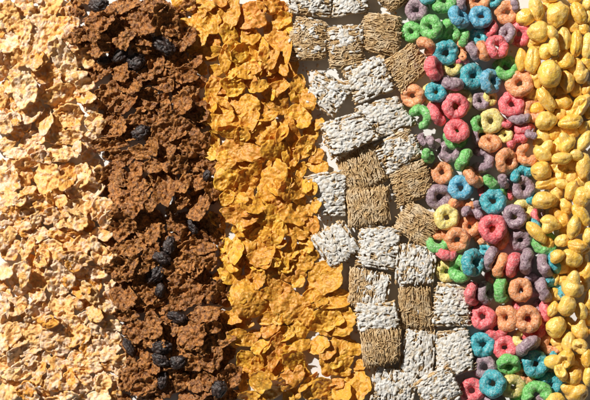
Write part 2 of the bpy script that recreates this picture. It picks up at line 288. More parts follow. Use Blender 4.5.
def sphere_grid(nr, nt):
    la = (np.arange(nr)+.5)/nr*math.pi
    th = np.arange(nt)/nt*2*math.pi
    A, T = np.meshgrid(la, th, indexing='ij')
    d = np.stack([np.sin(A)*np.cos(T), np.sin(A)*np.sin(T), np.cos(A)], -1)
    q = grid_quads(nr, nt)
    j = np.arange(nt); n = nr*nt; e = (nr-1)*nt
    t = np.concatenate([np.stack([j*0+n, j, (j+1) % nt], -1), np.stack([j*0+n+1, e+(j+1) % nt, e+j], -1)])
    return d.reshape(-1, 3), q, t

def blob(L, S, T, axis, f, nr=34, nt=56, roll=0.):
    """closed lump; poles along its long axis; f(direction) gives the radius factor"""
    d, q, t = sphere_grid(nr, nt)
    d = np.concatenate([d, [[0, 0, 1.]], [[0, 0, -1.]]])
    d = d[:, [2, 0, 1]]                       # pole -> x
    r = f(d)
    v = d*r[:, None]
    v = v*np.array([L/2, S/2, T/2])
    for a in (0, 1):
        v[:, a] -= (v[:, a].max()+v[:, a].min())/2
    v[:, 0] *= L/np.ptp(v[:, 0]); v[:, 1] *= S/np.ptp(v[:, 1])
    c, s = math.cos(roll), math.sin(roll)
    v[:, 1], v[:, 2] = v[:, 1]*c-v[:, 2]*s, v[:, 1]*s+v[:, 2]*c
    v[:, 0], v[:, 1] = rot2(v[:, 0].copy(), v[:, 1].copy(), R(axis))
    return v, q, t

def puff_geo(L, S, axis, typ, ex, rr):
    seed = rr.random()*200
    e = R(ex-axis)
    def f(d):
        p = d*1.0+seed
        r = 1+.17*perlin(p*.85)+.07*perlin(p*1.9+4)-.03*np.abs(perlin(p*3.3+9))*2+.016*perlin(p*7)+.010*perlin(p*14)
        if typ == 'p':                         # long pod with a crease along its upper side
            gx = d[:, 1]-.15*perlin(p*1.4+50)
            r = r-.10*np.exp(-(gx/.16)**2)*np.clip(d[:, 2]+.2, 0, 1)*np.clip(1.1-d[:, 0]**2, 0, 1)
        if typ == 'k':
            k = np.array([math.cos(e)*.95, math.sin(e)*.95, .3]); k /= np.linalg.norm(k)
            r = r+.62*np.exp(-(np.arccos(np.clip(d@k, -1, 1))/.42)**2)-.12*np.exp(-((np.arccos(np.clip(d@k, -1, 1))-.85)/.25)**2)
        if typ == 'b':                         # popped open: a deep ragged hollow
            k = np.array([math.cos(e)*.45, math.sin(e)*.45, .8]); k /= np.linalg.norm(k)
            a = np.arccos(np.clip(d@k, -1, 1))+.28*perlin(p*2.2+80)
            r = r*(1-.62/(1+np.exp((a-.62)/.07)))+.10*np.exp(-((a-.80)/.16)**2)
        for q_ in range(1):                    # dimples
            k = np.array([rr2.gauss(0, 1), rr2.gauss(0, 1), abs(rr2.gauss(.3, .8))]); k /= np.linalg.norm(k)
            r = r-.13*np.exp(-(np.arccos(np.clip(d@k, -1, 1))/.30)**2)
        return np.clip(r, .25, 2)
    rr2 = random.Random(rr.random())
    return blob(L, S, S*rr.uniform(.85, 1.0), axis, f, 36, 60)

def raisin_geo(L, S, axis, rr):
    seed = rr.random()*200
    def f(d):
        p = d+seed
        w = p*[1.2, 1.9, 1.9]+.5*perlin(p*1.6+8)[:, None]
        r = 1+.16*perlin(p*1.2)-.22*(1-np.abs(perlin(w*1.0)*1.3).clip(0, 1))**3-.06*(1-np.abs(perlin(w*2.1+5)*1.3).clip(0, 1))**3
        return r+.012*perlin(p*9)
    return blob(L, S, S*.8, axis, f, 44, 64)

# ---------------------------------------------------------------- shredded wheat
def tubes(pts, rad, sides=5):
    """pts (m, n, 3) polylines, rad (m, n) -> one vertex/face set of closed tubes"""
    m, n, _ = pts.shape
    t = np.gradient(pts, axis=1); t /= np.linalg.norm(t, axis=-1)[..., None]+1e-9
    up = np.zeros_like(t); up[..., 2] = 1
    bad = np.abs(t[..., 2]) > .9; up[bad] = [1, 0, 0]
    s = np.cross(t, up); s /= np.linalg.norm(s, axis=-1)[..., None]+1e-9
    w = np.cross(s, t)
    a = np.arange(sides)/sides*2*math.pi
    ring = pts[:, :, None]+rad[:, :, None, None]*(s[:, :, None]*np.cos(a)[:, None]+w[:, :, None]*np.sin(a)[:, None])
    v = ring.reshape(-1, 3)
    M, I, J = np.meshgrid(np.arange(m), np.arange(n-1), np.arange(sides), indexing='ij')
    b = (M*n+I)*sides
    q = np.stack([b+J, b+(J+1) % sides, b+sides+(J+1) % sides, b+sides+J], -1).reshape(-1, 4)
    M2, J2 = np.meshgrid(np.arange(m), np.arange(1, sides-1), indexing='ij')
    b0 = M2*n*sides; b1 = b0+(n-1)*sides
    tr = np.concatenate([np.stack([b0, b0+J2+1, b0+J2], -1).reshape(-1, 3), np.stack([b1, b1+J2, b1+J2+1], -1).reshape(-1, 3)])
    return v, q, tr
def join(parts):
    V, Q, T, o = [], [], [], 0
    for v, q, t in parts:
        V.append(v)
        if q is not None and len(q): Q.append(np.asarray(q)+o)
        if t is not None and len(t): T.append(np.asarray(t)+o)
        o += len(v)
    return np.concatenate(V), (np.concatenate(Q) if Q else None), (np.concatenate(T) if T else None)

def biscuit_geo(w, h, frost, side, rr):
    """A pillow of shredded strands along x (length w), and the icing that clings to its upper strands."""
    seed = rr.random()*200
    T = 17.
    NX = 30
    parts = []; tops = []
    NL = 8
    for l in range(NL):
        f = (l+.5)/NL*2-1                                   # -1 bottom .. 1 top
        hy = h/2*(1-.20*abs(f)**3)-1.0
        hx = w/2*(1-.13*abs(f)**4)-.3
        ny = max(6, int(2*hy/(1.5 if l < NL-2 else 1.0)))
        if 1 < l < NL-2:
            sel = [k for k in range(ny) if k < 3 or k >= ny-3 or k % 2 == 0]
        else:
            sel = list(range(ny))
        y0 = (np.array(sel)+.5)/ny*2*hy-hy
        m = len(sel)
        u = np.linspace(-1, 1, NX)
        jit = np.array([[rr.gauss(0, 1.3), rr.gauss(0, 1.3)] for _ in sel])
        xa = -hx+jit[:, :1]; xb = hx+jit[:, 1:]
        x = (xa+xb)/2+(xb-xa)/2*u[None]
        yy = y0[:, None]+0*x
        p = np.stack([x/7, yy/3.2, 0*x+seed+l*3.7], -1)
        yy = yy+1.3*perlin(p)+.8*perlin(p*2.3+5)+.35*perlin(p*5+9)+np.array([rr.gauss(0, .06) for _ in sel])[:, None]*x
        prof = (1-.40*np.abs(x/(w/2))**2.6)*(1-.34*np.abs(yy/(h/2))**2.4)
        z = T/2+(f*(T/2-.9))*prof+.95*perlin(np.stack([x/4.2, yy/2.0, 0*x+seed+50+l], -1))+.5*perlin(np.stack([x/9, yy/9, 0*x+seed+9], -1))
        pts = np.stack([x, yy, z], -1)
        rad = (.50 if l >= NL-2 else .75)+.20*perlin(np.stack([x/3, yy/2, 0*x+seed+80+l], -1))
        parts.append(tubes(pts, np.clip(rad, .32, 1.2), 5))
        if l == NL-1: tops.append((pts, rad))
    # stray strands that cross over the top and hang over the edge
    m = 40
    cx = np.array([rr.uniform(-w*.44, w*.44) for _ in range(m)]); cy = np.array([rr.uniform(-h*.44, h*.44) for _ in range(m)])
    ang = np.array([rr.choice((1, -1))*R(rr.uniform(25, 80)) for _ in range(m)]); ln = np.array([rr.uniform(1.5, 4) for _ in range(m)])
    u = np.linspace(-1, 1, 9)
    x = cx[:, None]+ln[:, None]*u*np.cos(ang)[:, None]; y = cy[:, None]+ln[:, None]*u*np.sin(ang)[:, None]
    y = y+1.5*perlin(np.stack([x/4, y/4, 0*x+seed+33], -1)); x = x+1.2*perlin(np.stack([x/4, y/4, 0*x+seed+43], -1))
    x = np.clip(x, -w/2, w/2); y = np.clip(y, -h/2, h/2)
    prof = (1-.40*np.abs(x/(w/2))**2.6)*(1-.34*np.abs(y/(h/2))**2.4)
    z = T/2+(T/2-.7)*prof+1.1*perlin(np.stack([x/3, y/3, 0*x+seed+1], -1))-.5*np.abs(u)
    st = (np.stack([x, y, z], -1), np.full(x.shape, .46))
    parts.append(tubes(*st, 6)); 
    wheat = join(parts)
    ice = None
    if frost > .01:
        ip = []
        pts, rad = tops[0]
        # finer resample
        x, y, z = pts[..., 0], pts[..., 1], pts[..., 2]
        g = perlin(np.stack([x/8.5, y/7, 0*x+seed+120], -1))*1.0+.55*perlin(np.stack([x/3.2, y/2.2, 0*x+seed+140], -1))
        if side is not None:
            sx, sy = math.cos(R(side)), math.sin(R(side))
            g = g+.8*((x/w*2)*sx+(y/h*2)*sy)
        cover = (frost-.66)*1.5
        rr_ = np.clip((g+cover+.25)*1.5, 0, 1)
        r1 = np.where(rr_ > .10, .34+.70*rr_*(.75+.5*perlin(np.stack([x/1.9, y/1.6, 0*x+seed+160], -1))), .02)
        pz = pts.copy(); pz[..., 2] += .38
        pz[..., 0] *= 1.0
        ip.append(tubes(pz, r1, 6))
        x, y, z = [st[0][..., k] for k in range(3)]
        g = perlin(np.stack([x/8.5, y/7, 0*x+seed+120], -1))
        if side is not None: g = g+.8*((x/w*2)*sx+(y/h*2)*sy)
        keep = (g.mean(1)+cover*.8) > -.1
        if keep.any():
            s2 = st[0][keep].copy(); s2[..., 2] += .3
            rz = .62+.28*perlin(s2/2.3+seed)
            rz[:, 0] *= .5; rz[:, -1] *= .5
            ip.append(tubes(s2, rz, 6))
        nb = int(54*frost*(w*h)/1500)
        for _ in range(nb):                               # thick drops of icing
            bx, by = rr.uniform(-w*.45, w*.45), rr.uniform(-h*.45, h*.45)
            if side is not None and (bx/w*2*sx+by/h*2*sy) < -.1: continue
            if perlin(np.array([[bx/8.5, by/7, seed+120]]))[0]+cover*.8 < -.05: continue
            pr = (1-.40*abs(bx/(w/2))**2.6)*(1-.34*abs(by/(h/2))**2.4)
            bz = T/2+(T/2-.3)*pr
            a, b = rr.uniform(1.0, 3.0), rr.uniform(.8, 1.8)
            sd = rr.random()*99
            v, q, t = blob(2*a, 2*b, 1.7, rr.uniform(-40, 40), lambda d: 1+.25*perlin(d*1.4+sd), 8, 12)
            ip.append((v+[bx, by, bz], q, t))
        # icing that ran down over the four sides
        ns = int(70*max(0, frost-.25))
        if ns:
            SP = []; SR = []
            for _ in range(ns):
                k = rr.randrange(4); sg = 1 if k % 2 else -1
                zz = rr.uniform(T*.30, T*.85)
                if k < 2: c = [rr.uniform(-w*.44, w*.44), sg*(h/2-1.2), zz]; dvec = [1, 0, rr.uniform(-.4, .4)]
                else: c = [sg*(w/2-1.0), rr.uniform(-h*.42, h*.42), zz]; dvec = [rr.uniform(-.1, .1), .6, rr.choice((-1, 1))*.7]
                if side is not None and (c[0]/w*2*sx+c[1]/h*2*sy) < 0: continue
                l_ = rr.uniform(1.5, 4)
                uu = np.linspace(-1, 1, 7)[:, None]
                SP.append(np.array(c)+uu*l_*np.array(dvec)+.4*np.array([[rr.gauss(0, 1) for _ in range(3)] for _ in range(7)])*.5)
                SR.append(np.array([.5, 1.0, 1.25, 1.3, 1.2, 1.0, .5])*rr.uniform(.8, 1.3))
            if SP: ip.append(tubes(np.array(SP), np.array(SR), 6))
        ice = join(ip)
    return wheat, ice

# ---------------------------------------------------------------- materials
def new_mat(name):
    m = bpy.data.materials.new(name); m.use_nodes = True
    nt = m.node_tree; nt.nodes.clear()
    out = nt.nodes.new('ShaderNodeOutputMaterial')
    b = nt.nodes.new('ShaderNodeBsdfPrincipled'); nt.links.new(b.outputs[0], out.inputs[0])
    return m, nt, b
class N:
    """small node helper"""
    def __init__(s, nt):
        s.nt = nt
        tc = nt.nodes.new('ShaderNodeTexCoord'); oi = nt.nodes.new('ShaderNodeObjectInfo')
        s.co = tc.outputs['Object']; s.color = oi.outputs['Color']; s.rand = oi.outputs['Random']
        m = nt.nodes.new('ShaderNodeMath'); m.operation = 'MULTIPLY'; m.inputs[1].default_value = 40
        nt.links.new(s.rand, m.inputs[0]); s.w = m.outputs[0]
    def noise(s, px, detail=3, rough=.5, w=0., stretch=None):
        n = s.nt.nodes.new('ShaderNodeTexNoise'); n.noise_dimensions = '4D'
        n.inputs['Scale'].default_value = 1/(px*K); n.inputs['Detail'].default_value = detail; n.inputs['Roughness'].default_value = rough
        co = s.co
        if stretch:
            mp = s.nt.nodes.new('ShaderNodeMapping'); mp.inputs['Scale'].default_value = stretch
            s.nt.links.new(s.co, mp.inputs[0]); co = mp.outputs[0]
        s.nt.links.new(co, n.inputs['Vector'])
        a = s.nt.nodes.new('ShaderNodeMath'); a.operation = 'MULTIPLY_ADD'; a.inputs[1].default_value = px*K; a.inputs[2].default_value = w*px*K
        s.nt.links.new(s.w, a.inputs[0]); s.nt.links.new(a.outputs[0], n.inputs['W'])
        return n.outputs['Fac']
    def voro(s, px):
        n = s.nt.nodes.new('ShaderNodeTexVoronoi'); n.inputs['Scale'].default_value = 1/(px*K)
        s.nt.links.new(s.co, n.inputs['Vector']); return n.outputs['Distance']
    def ramp(s, f, lo, hi, a=0., b=1.):
        n = s.nt.nodes.new('ShaderNodeMapRange'); n.inputs[1].default_value = lo; n.inputs[2].default_value = hi
        n.inputs[3].default_value = a; n.inputs[4].default_value = b
        s.nt.links.new(f, n.inputs[0]); return n.outputs[0]
    def math(s, op, a, b):
        n = s.nt.nodes.new('ShaderNodeMath'); n.operation = op
        for k, v in ((0, a), (1, b)):
            if isinstance(v, (int, float)): n.inputs[k].default_value = v
            else: s.nt.links.new(v, n.inputs[k])
        return n.outputs[0]
    def mix(s, f, a, b, mode='MIX'):
        n = s.nt.nodes.new('ShaderNodeMix'); n.data_type = 'RGBA'; n.blend_type = mode
        for i, v in ((0, f), (6, a), (7, b)):
            if isinstance(v, (int, float)): n.inputs[i].default_value = v
            elif isinstance(v, tuple): n.inputs[i].default_value = v
            else: s.nt.links.new(v, n.inputs[i])
        return n.outputs[2]
    def bump(s, h, px, strength=1., prev=None):
        n = s.nt.nodes.new('ShaderNodeBump'); n.inputs['Distance'].default_value = px*K; n.inputs['Strength'].default_value = strength
        s.nt.links.new(h, n.inputs['Height'])
        if prev is not None: s.nt.links.new(prev, n.inputs['Normal'])
        return n.outputs[0]
def L_(nt, a, b): nt.links.new(a, b)
def sss(b, w, px, rad):
    b.inputs['Subsurface Weight'].default_value = w
    b.inputs['Subsurface Scale'].default_value = px*K
    b.inputs['Subsurface Radius'].default_value = rad

def mat_corn():
    m, nt, b = new_mat('toasted corn'); n = N(nt)
    toast = n.ramp(n.noise(7, 4, .6), .48, .66)
    c = n.mix(n.math('MULTIPLY', toast, .6), n.color, (.48, .19, .03, 1))
    pale = n.ramp(n.noise(2.6, 4, .7, 9.), .50, .64)
    c = n.mix(n.math('MULTIPLY', pale, .60), c, (.90, .55, .15, 1))
    c = n.mix(n.math('MULTIPLY', n.ramp(n.noise(1.3, 2, .6, 19.), .57, .66), .55), c, (.34, .12, .018, 1))
    L_(nt, c, b.inputs['Base Color'])
    b.inputs['Roughness'].default_value = .36; b.inputs['Specular IOR Level'].default_value = .5
    bm = n.bump(n.noise(2.4, 4, .62, 3.), 1.2, .9)
    L_(nt, bm, b.inputs['Normal']); sss(b, .4, 2.6, (1., .45, .10))
    return m
def mat_frosted():
    m, nt, b = new_mat('sugar frosted corn'); n = N(nt)
    f = n.math('ADD', n.noise(7, 4, .6), n.ramp(n.rand, 0, 1, -.10, .05))
    cov = n.ramp(f, .42, .57)
    gr = n.ramp(n.noise(1.3, 3, .7, 4.), .40, .58, .45, 1.)
    cov = n.math('MULTIPLY', cov, gr)
    pale = n.mix(.08, (.84, .71, .60, 1), n.color)
    c = n.mix(n.math('MULTIPLY', n.ramp(n.noise(5, 3, .6, 14.), .50, .66), .45), n.color, (.66, .32, .07, 1))
    c = n.mix(n.math('MULTIPLY', cov, .95), c, pale)
    L_(nt, c, b.inputs['Base Color'])
    b.inputs['Roughness'].default_value = .50; b.inputs['Specular IOR Level'].default_value = .35
    bm = n.bump(n.noise(1.6, 3, .66, 4.), 1.2, .9)
    L_(nt, bm, b.inputs['Normal']); sss(b, .26, 2.5, (1., .50, .18))
    return m
def mat_bran():
    m, nt, b = new_mat('wheat bran'); n = N(nt)
    v = n.noise(3.2, 5, .7)
    c = n.mix(n.ramp(v, .40, .60), lum(lin(102, 58, 27), 1.), n.color)
    sp = n.ramp(n.noise(1.4, 2, .6, 6.), .56, .64)
    c = n.mix(n.math('MULTIPLY', sp, .65), c, (.60, .35, .14, 1))
    c = n.mix(n.math('MULTIPLY', n.ramp(n.noise(2.0, 2, .6, 16.), .56, .64), .6), c, (.13, .050, .018, 1))
    L_(nt, c, b.inputs['Base Color'])
    b.inputs['Roughness'].default_value = .4; b.inputs['Specular IOR Level'].default_value = .45
    bm = n.bump(n.noise(2.2, 4, .68, 3.), 1.5, .95)
    L_(nt, bm, b.inputs['Normal'])
    return m
def mat_raisin():
    m, nt, b = new_mat('dried grape skin'); n = N(nt)
    c = n.mix(n.ramp(n.noise(4, 4, .6), .42, .6), (.010, .006, .006, 1), (.070, .044, .038, 1))
    L_(nt, c, b.inputs['Base Color'])
    b.inputs['Roughness'].default_value = .33; b.inputs['Specular IOR Level'].default_value = .55
    L_(nt, n.bump(n.noise(2., 4, .65), 1.3, .8), b.inputs['Normal'])
    return m
def mat_wheat():
    m, nt, b = new_mat('shredded wheat'); n = N(nt)
    v = n.noise(2.2, 4, .7)
    c = n.mix(n.ramp(v, .40, .58), (.44, .26, .11, 1), n.color)
    c = n.mix(n.math('MULTIPLY', n.ramp(n.noise(9, 3, .6, 8.), .46, .62), .7), c, (.82, .68, .48, 1))
    c = n.mix(n.math('MULTIPLY', n.ramp(n.noise(1.6, 2, .6, 18.), .56, .66), .6), c, (.30, .15, .05, 1))
    L_(nt, c, b.inputs['Base Color'])
    b.inputs['Roughness'].default_value = .6; b.inputs['Specular IOR Level'].default_value = .3
    L_(nt, n.bump(n.noise(.9, 3, .6, 2.), .7, .8), b.inputs['Normal'])
    return m
def mat_icing():
    m, nt, b = new_mat('white sugar icing'); n = N(nt)
    c = n.mix(n.math('MULTIPLY', n.ramp(n.noise(4, 4, .65), .46, .64), .9), (.80, .79, .765, 1), (.62, .52, .38, 1))
    c = n.mix(n.math('MULTIPLY', n.ramp(n.noise(1.3, 3, .65, 7.), .55, .66), .6), c, (.50, .37, .22, 1))
    L_(nt, c, b.inputs['Base Color'])
    b.inputs['Roughness'].default_value = .45; b.inputs['Specular IOR Level'].default_value = .4
    L_(nt, n.bump(n.noise(1.2, 4, .7, 2.), 1.0, .9), b.inputs['Normal'])
    return m
def mat_loop():
    m, nt, b = new_mat('coloured sugar coated grain'); n = N(nt)
    pale = n.mix(.36, n.color, (.90, .82, .74, 1))
    c = n.mix(n.math('MULTIPLY', n.ramp(n.noise(2.2, 4, .7), .48, .60), .75), n.color, pale)
    deep = n.mix(1., n.color, n.mix(.30, n.color, (1, 1, 1, 1)), 'MULTIPLY')
    c = n.mix(n.math('MULTIPLY', n.ramp(n.noise(2.4, 3, .65, 5.), .53, .63), .85), c, deep)
    c = n.mix(n.math('MULTIPLY', n.ramp(n.noise(1.1, 2, .6, 9.), .60, .67), .42), c, (.88, .84, .80, 1))
    L_(nt, c, b.inputs['Base Color'])
    b.inputs['Roughness'].default_value = .42; b.inputs['Specular IOR Level'].default_value = .45
    pit = n.ramp(n.noise(1.9, 3, .6, 21.), .52, .66, 0., -1.)
    bm = n.bump(n.math('ADD', n.noise(1.8, 3, .62, 2.), pit), .6, .9)
    L_(nt, bm, b.inputs['Normal']); sss(b, .2, 1.6, (1., .7, .5))
    return m
def mat_puff():
    m, nt, b = new_mat('glazed puffed corn'); n = N(nt)
    c = n.mix(n.math('MULTIPLY', n.ramp(n.noise(6, 4, .65), .48, .64), .50), n.color, (.90, .70, .32, 1))
    c = n.mix(n.math('MULTIPLY', n.ramp(n.noise(4.5, 4, .65, 7.), .52, .66), .5), c, (.78, .42, .07, 1))
    c = n.mix(n.math('MULTIPLY', n.ramp(n.noise(1.5, 3, .6, 17.), .56, .68), .45), c, (.93, .85, .62, 1))
    L_(nt, c, b.inputs['Base Color'])
    L_(nt, n.ramp(n.noise(2.5, 4, .65, 3.), .4, .6, .16, .42), b.inputs['Roughness'])
    b.inputs['Specular IOR Level'].default_value = .5
    b.inputs['Coat Weight'].default_value = .5; b.inputs['Coat Roughness'].default_value = .2
    bm = n.bump(n.noise(3.4, 4, .6, 2.), 1.6, .7)
    bm = n.bump(n.noise(1.2, 3, .6, 5.), .5, .6, bm)
    L_(nt, bm, b.inputs['Normal']); L_(nt, bm, b.inputs['Coat Normal']); sss(b, .4, 2.6, (1., .55, .14))
    return m
def mat_paper():
    m, nt, b = new_mat('white paper'); n = N(nt)
    c = n.mix(n.ramp(n.noise(40, 3, .5), .35, .65), (.80, .79, .77, 1), (.84, .83, .81, 1))
    L_(nt, c, b.inputs['Base Color']); b.inputs['Roughness'].default_value = .7
    L_(nt, n.bump(n.noise(2, 3, .6), .15, .5), b.inputs['Normal'])
    return m
M = dict(corn=mat_corn(), frosted=mat_frosted(), bran=mat_bran(), raisin=mat_raisin(), wheat=mat_wheat(), icing=mat_icing(),
         loop=mat_loop(), puff=mat_puff(), paper=mat_paper())

# ---------------------------------------------------------------- piling up
PADX = PADY = 70
HM = np.zeros((H0+2*PADY, W0+2*PADX)); ID = np.full(HM.shape, -1)
ITEMS = []     # dict: kind, x, y (photo px), geo parts, colour, facts
def cells(v, x, y):
    ix = np.clip(np.round(x+v[:, 0]).astype(int)+PADX, 0, HM.shape[1]-1)
    iy = np.clip(np.round(y-v[:, 1]).astype(int)+PADY, 0, HM.shape[0]-1)
    return iy, ix
def settle(v, x, y, pct, tiltk=0., rr=None, zmax=30, tsd=.2):
    """drop the shape on what lies there already; flakes also lean with the slope below them"""
    iy, ix = cells(v, x, y)
    h = HM[iy, ix]
    if tiltk:
        A = np.stack([v[:, 0], v[:, 1], np.ones(len(v))], -1)
        g = np.linalg.lstsq(A, h, rcond=None)[0]
        m = math.hypot(g[0], g[1]); lim = .55
        k = tiltk*(1 if m < lim else lim/m)*min(1, 26/np.ptp(v[:, 0]))
        sx, sy = g[0]*k+rr.gauss(0, tsd)*min(1, 24/np.ptp(v[:, 0])), g[1]*k+rr.gauss(0, tsd)*min(1, 24/np.ptp(v[:, 0]))
        v = v.copy(); v[:, 2] += v[:, 0]*sx+v[:, 1]*sy
    d = h-v[:, 2]
    z0 = np.percentile(d, pct)
    z0 = max(z0, -np.percentile(v[:, 2], 2))
    z0 = min(z0, zmax-np.percentile(v[:, 2], 50))
    v = v.copy(); v[:, 2] += max(z0, -v[:, 2].min()+.05)
    return v
def stamp(v, x, y, i):
    iy, ix = cells(v, x, y)
    o = np.argsort(v[:, 2]); iy, ix, z = iy[o], ix[o], v[o, 2]
    m = z > HM[iy, ix]-.2
    HM[iy[m], ix[m]] = np.maximum(z[m], HM[iy[m], ix[m]]); ID[iy[m], ix[m]] = i
def put(kind, x, y, geo, colour, **facts):
    i = len(ITEMS)
    ITEMS.append(dict(kind=kind, x=x, y=y, parts=[(None, kind, geo)], colour=colour, hand=True, **facts))
    stamp(geo[0], x, y, i)
    return ITEMS[-1]
near_gap = lambda x, y, r: any((x-a)**2+(y-b)**2 < r*r for a, b in GAPS)

# band edges at a height y (photo px)
def band(y):
    e1 = np.interp(y, [0, 60, 150, 250, 320, 400], [70, 84, 98, 110, 118, 118])
    e2 = np.interp(y, [0, 60, 130, 200, 300, 400], [176, 196, 208, 215, 222, 238])
    e3 = np.interp(y, [0, 60, 150, 230, 300, 400], [288, 296, 316, 316, 345, 372])
    return e1, e2, e3
FRC = lambda t: mixc(lin(247, 200, 134), lin(240, 168, 70), t)
BRC = lambda t: mixc(lin(176, 110, 52), lin(206, 140, 72), t)
CNC = lambda t: mixc(lin(248, 188, 62), lin(214, 142, 54), t)
FC = dict(frosted=FRC, bran=BRC, corn=CNC)
PCT = dict(frosted=76, bran=84, corn=78)

# biscuits first: they lie on the bare paper
for (x, y, w, h, rot, fr, ax, side) in BISCUITS:
    rr = random.Random(int(x*31+y))
    w, h = w*1.0+.2, h*1.0+.2
    a = rot
    if ax: w, h, a = h, w, rot+90
    if side is not None: side = side-a
    wh, ice = biscuit_geo(w, h, fr, side, rr)
    tx, ty = rr.gauss(0, .06), rr.gauss(0, .06); sk, tp, bw, bw2 = rr.gauss(0, .07), rr.gauss(0, .07), rr.uniform(-.05, .08), rr.uniform(-.05, .08)
    def place(g):
        v = g[0].copy(); nx_, ny_ = v[:, 0]/(w/2), v[:, 1]/(h/2)
        v[:, 0] = v[:, 0]*(1+tp*ny_-bw*ny_**2)+sk*v[:, 1]; v[:, 1] = v[:, 1]*(1+.6*tp*nx_-bw2*nx_**2)
        v[:, 2] += v[:, 0]*tx+v[:, 1]*ty
        v[:, 0], v[:, 1] = rot2(v[:, 0].copy(), v[:, 1].copy(), R(a)); return v
    vw = place(wh)
    vw2 = settle(vw, x, y, 97, zmax=60); dz = vw2[0, 2]-vw[0, 2]
    it = put('wheat', x, y, (vw2, wh[1], wh[2]), lum(lin(230, 200, 150), rr.uniform(.9, 1.08)), frost=fr, rot=rot, w=w, h=h, side=side)
    if ice is not None:
        vi = place(ice); vi[:, 2] += dz
        it['parts'].append(('frosting', 'icing', (vi, ice[1], ice[2])))
        stamp(vi, x, y, len(ITEMS)-1)

def add_flake(kind, x, y, L, S, ax, tone, curl, rr, hand=True):
    curl = (curl if curl is not None else rr.choice((.3, .45, .6, .85)))*rr.uniform(.95, 1.3)
    g = flake_geo(L, S, ax, kind, rr, min(curl, 1.25), rr.choice((1, 1, -1)) if curl < .8 else 1)
    v = settle(g[0], x, y, PCT[kind], .75, rr, 32 if hand else 18, .30 if hand else .24)
    c = FC[kind](min(1, max(0, tone+rr.gauss(0, .08)))); c = lum(c, rr.uniform(.90, 1.06))
    it = put(kind, x, y, (v, g[1], g[2]), c, L=L, S=S, tone=tone, curl=curl, ax=ax)
    it['hand'] = hand
def filler(kind, n, x_of, size, seed, skip=7):
    rr = random.Random(seed); k = 0
    while k < n:
        y = rr.uniform(-22, 422); x = x_of(y, rr)
        if near_gap(x, y, skip+size[1]*.25): 
            if rr.random() < .9: k += .25; continue
        L = rr.uniform(*size)
        add_flake(kind, x, y, L, L*rr.uniform(.55, .9), rr.uniform(0, 180), rr.random(), rr.choice((.3, .5, .8)), rr, False)
        k += 1
filler('frosted', 210, lambda y, r: r.uniform(-22, band(y)[0]+4), (14, 27), 1)
filler('bran', 170, lambda y, r: r.uniform(band(y)[0]+4, band(y)[1]), (18, 32), 2)
filler('corn', 200, lambda y, r: r.uniform(band(y)[1]+2, band(y)[2]-6), (15, 28), 3)

# raisins half buried among the bran; then the measured flakes
rr = random.Random(5)
def hand(kind, rows):
    rows = list(rows); rr = random.Random(kind)
    rr.shuffle(rows)
    rows.sort(key=lambda r: -(r[2]*r[3])*rr.uniform(.5, 1.5))
    for r in rows:
        x, y, L, S, ax = r[:5]
        tone = r[5] if len(r) > 5 else rr.uniform(.3, .9)
        curl = r[6] if len(r) > 6 else None
        add_flake(kind, x, y, L*1.14, S*1.14, ax, tone, curl, random.Random(x*7+y))
hand('frosted', FROSTED); hand('corn', CORN); hand('bran', BRAN)
def tuck(kind, lo, hi, size, seed, n):
    """more flakes where bare paper still shows, pushed in under their neighbours"""
    rr = random.Random(seed)
    for k in range(n):
        best = None
        for _ in range(60):
            y = rr.uniform(-16, 416); e = band(y)
            x = rr.uniform(e[lo] if lo is not None else -16, e[hi])+(4 if lo is not None else 0)-3
            if near_gap(x, y, 8): continue
            iy, ix = int(round(y))+PADY, int(round(x))+PADX
            c = (ID[iy-5:iy+6, ix-5:ix+6] < 0).mean()
            if best is None or c > best[0]: best = (c, x, y)
        if best is None or best[0] < .22: break
        L = rr.uniform(*size); S = L*rr.uniform(.6, .9)
        g = flake_geo(L, S, rr.uniform(0, 180), kind, rr, rr.choice((.3, .5)), 1)
        v = settle(g[0], best[1], best[2], 42, .5, rr, 14)
        t = rr.random(); it = put(kind, best[1], best[2], (v, g[1], g[2]), lum(FC[kind](t), rr.uniform(.9, 1.05)), L=L, S=S, tone=t, curl=.4, ax=0)
        it['hand'] = False
tuck('frosted', None, 0, (13, 20), 21, 90); tuck('bran', 0, 1, (15, 24), 22, 90); tuck('corn', 1, 2, (13, 20), 23, 80)
for (x, y, L, S, ax) in RAISINS:
    g = raisin_geo(L, S, ax, random.Random(x+y))
    v = settle(g[0], x, y, 80, zmax=36)
    put('raisin', x, y, (v, g[1], g[2]), (1, 1, 1, 1), L=L, S=S, ax=ax)

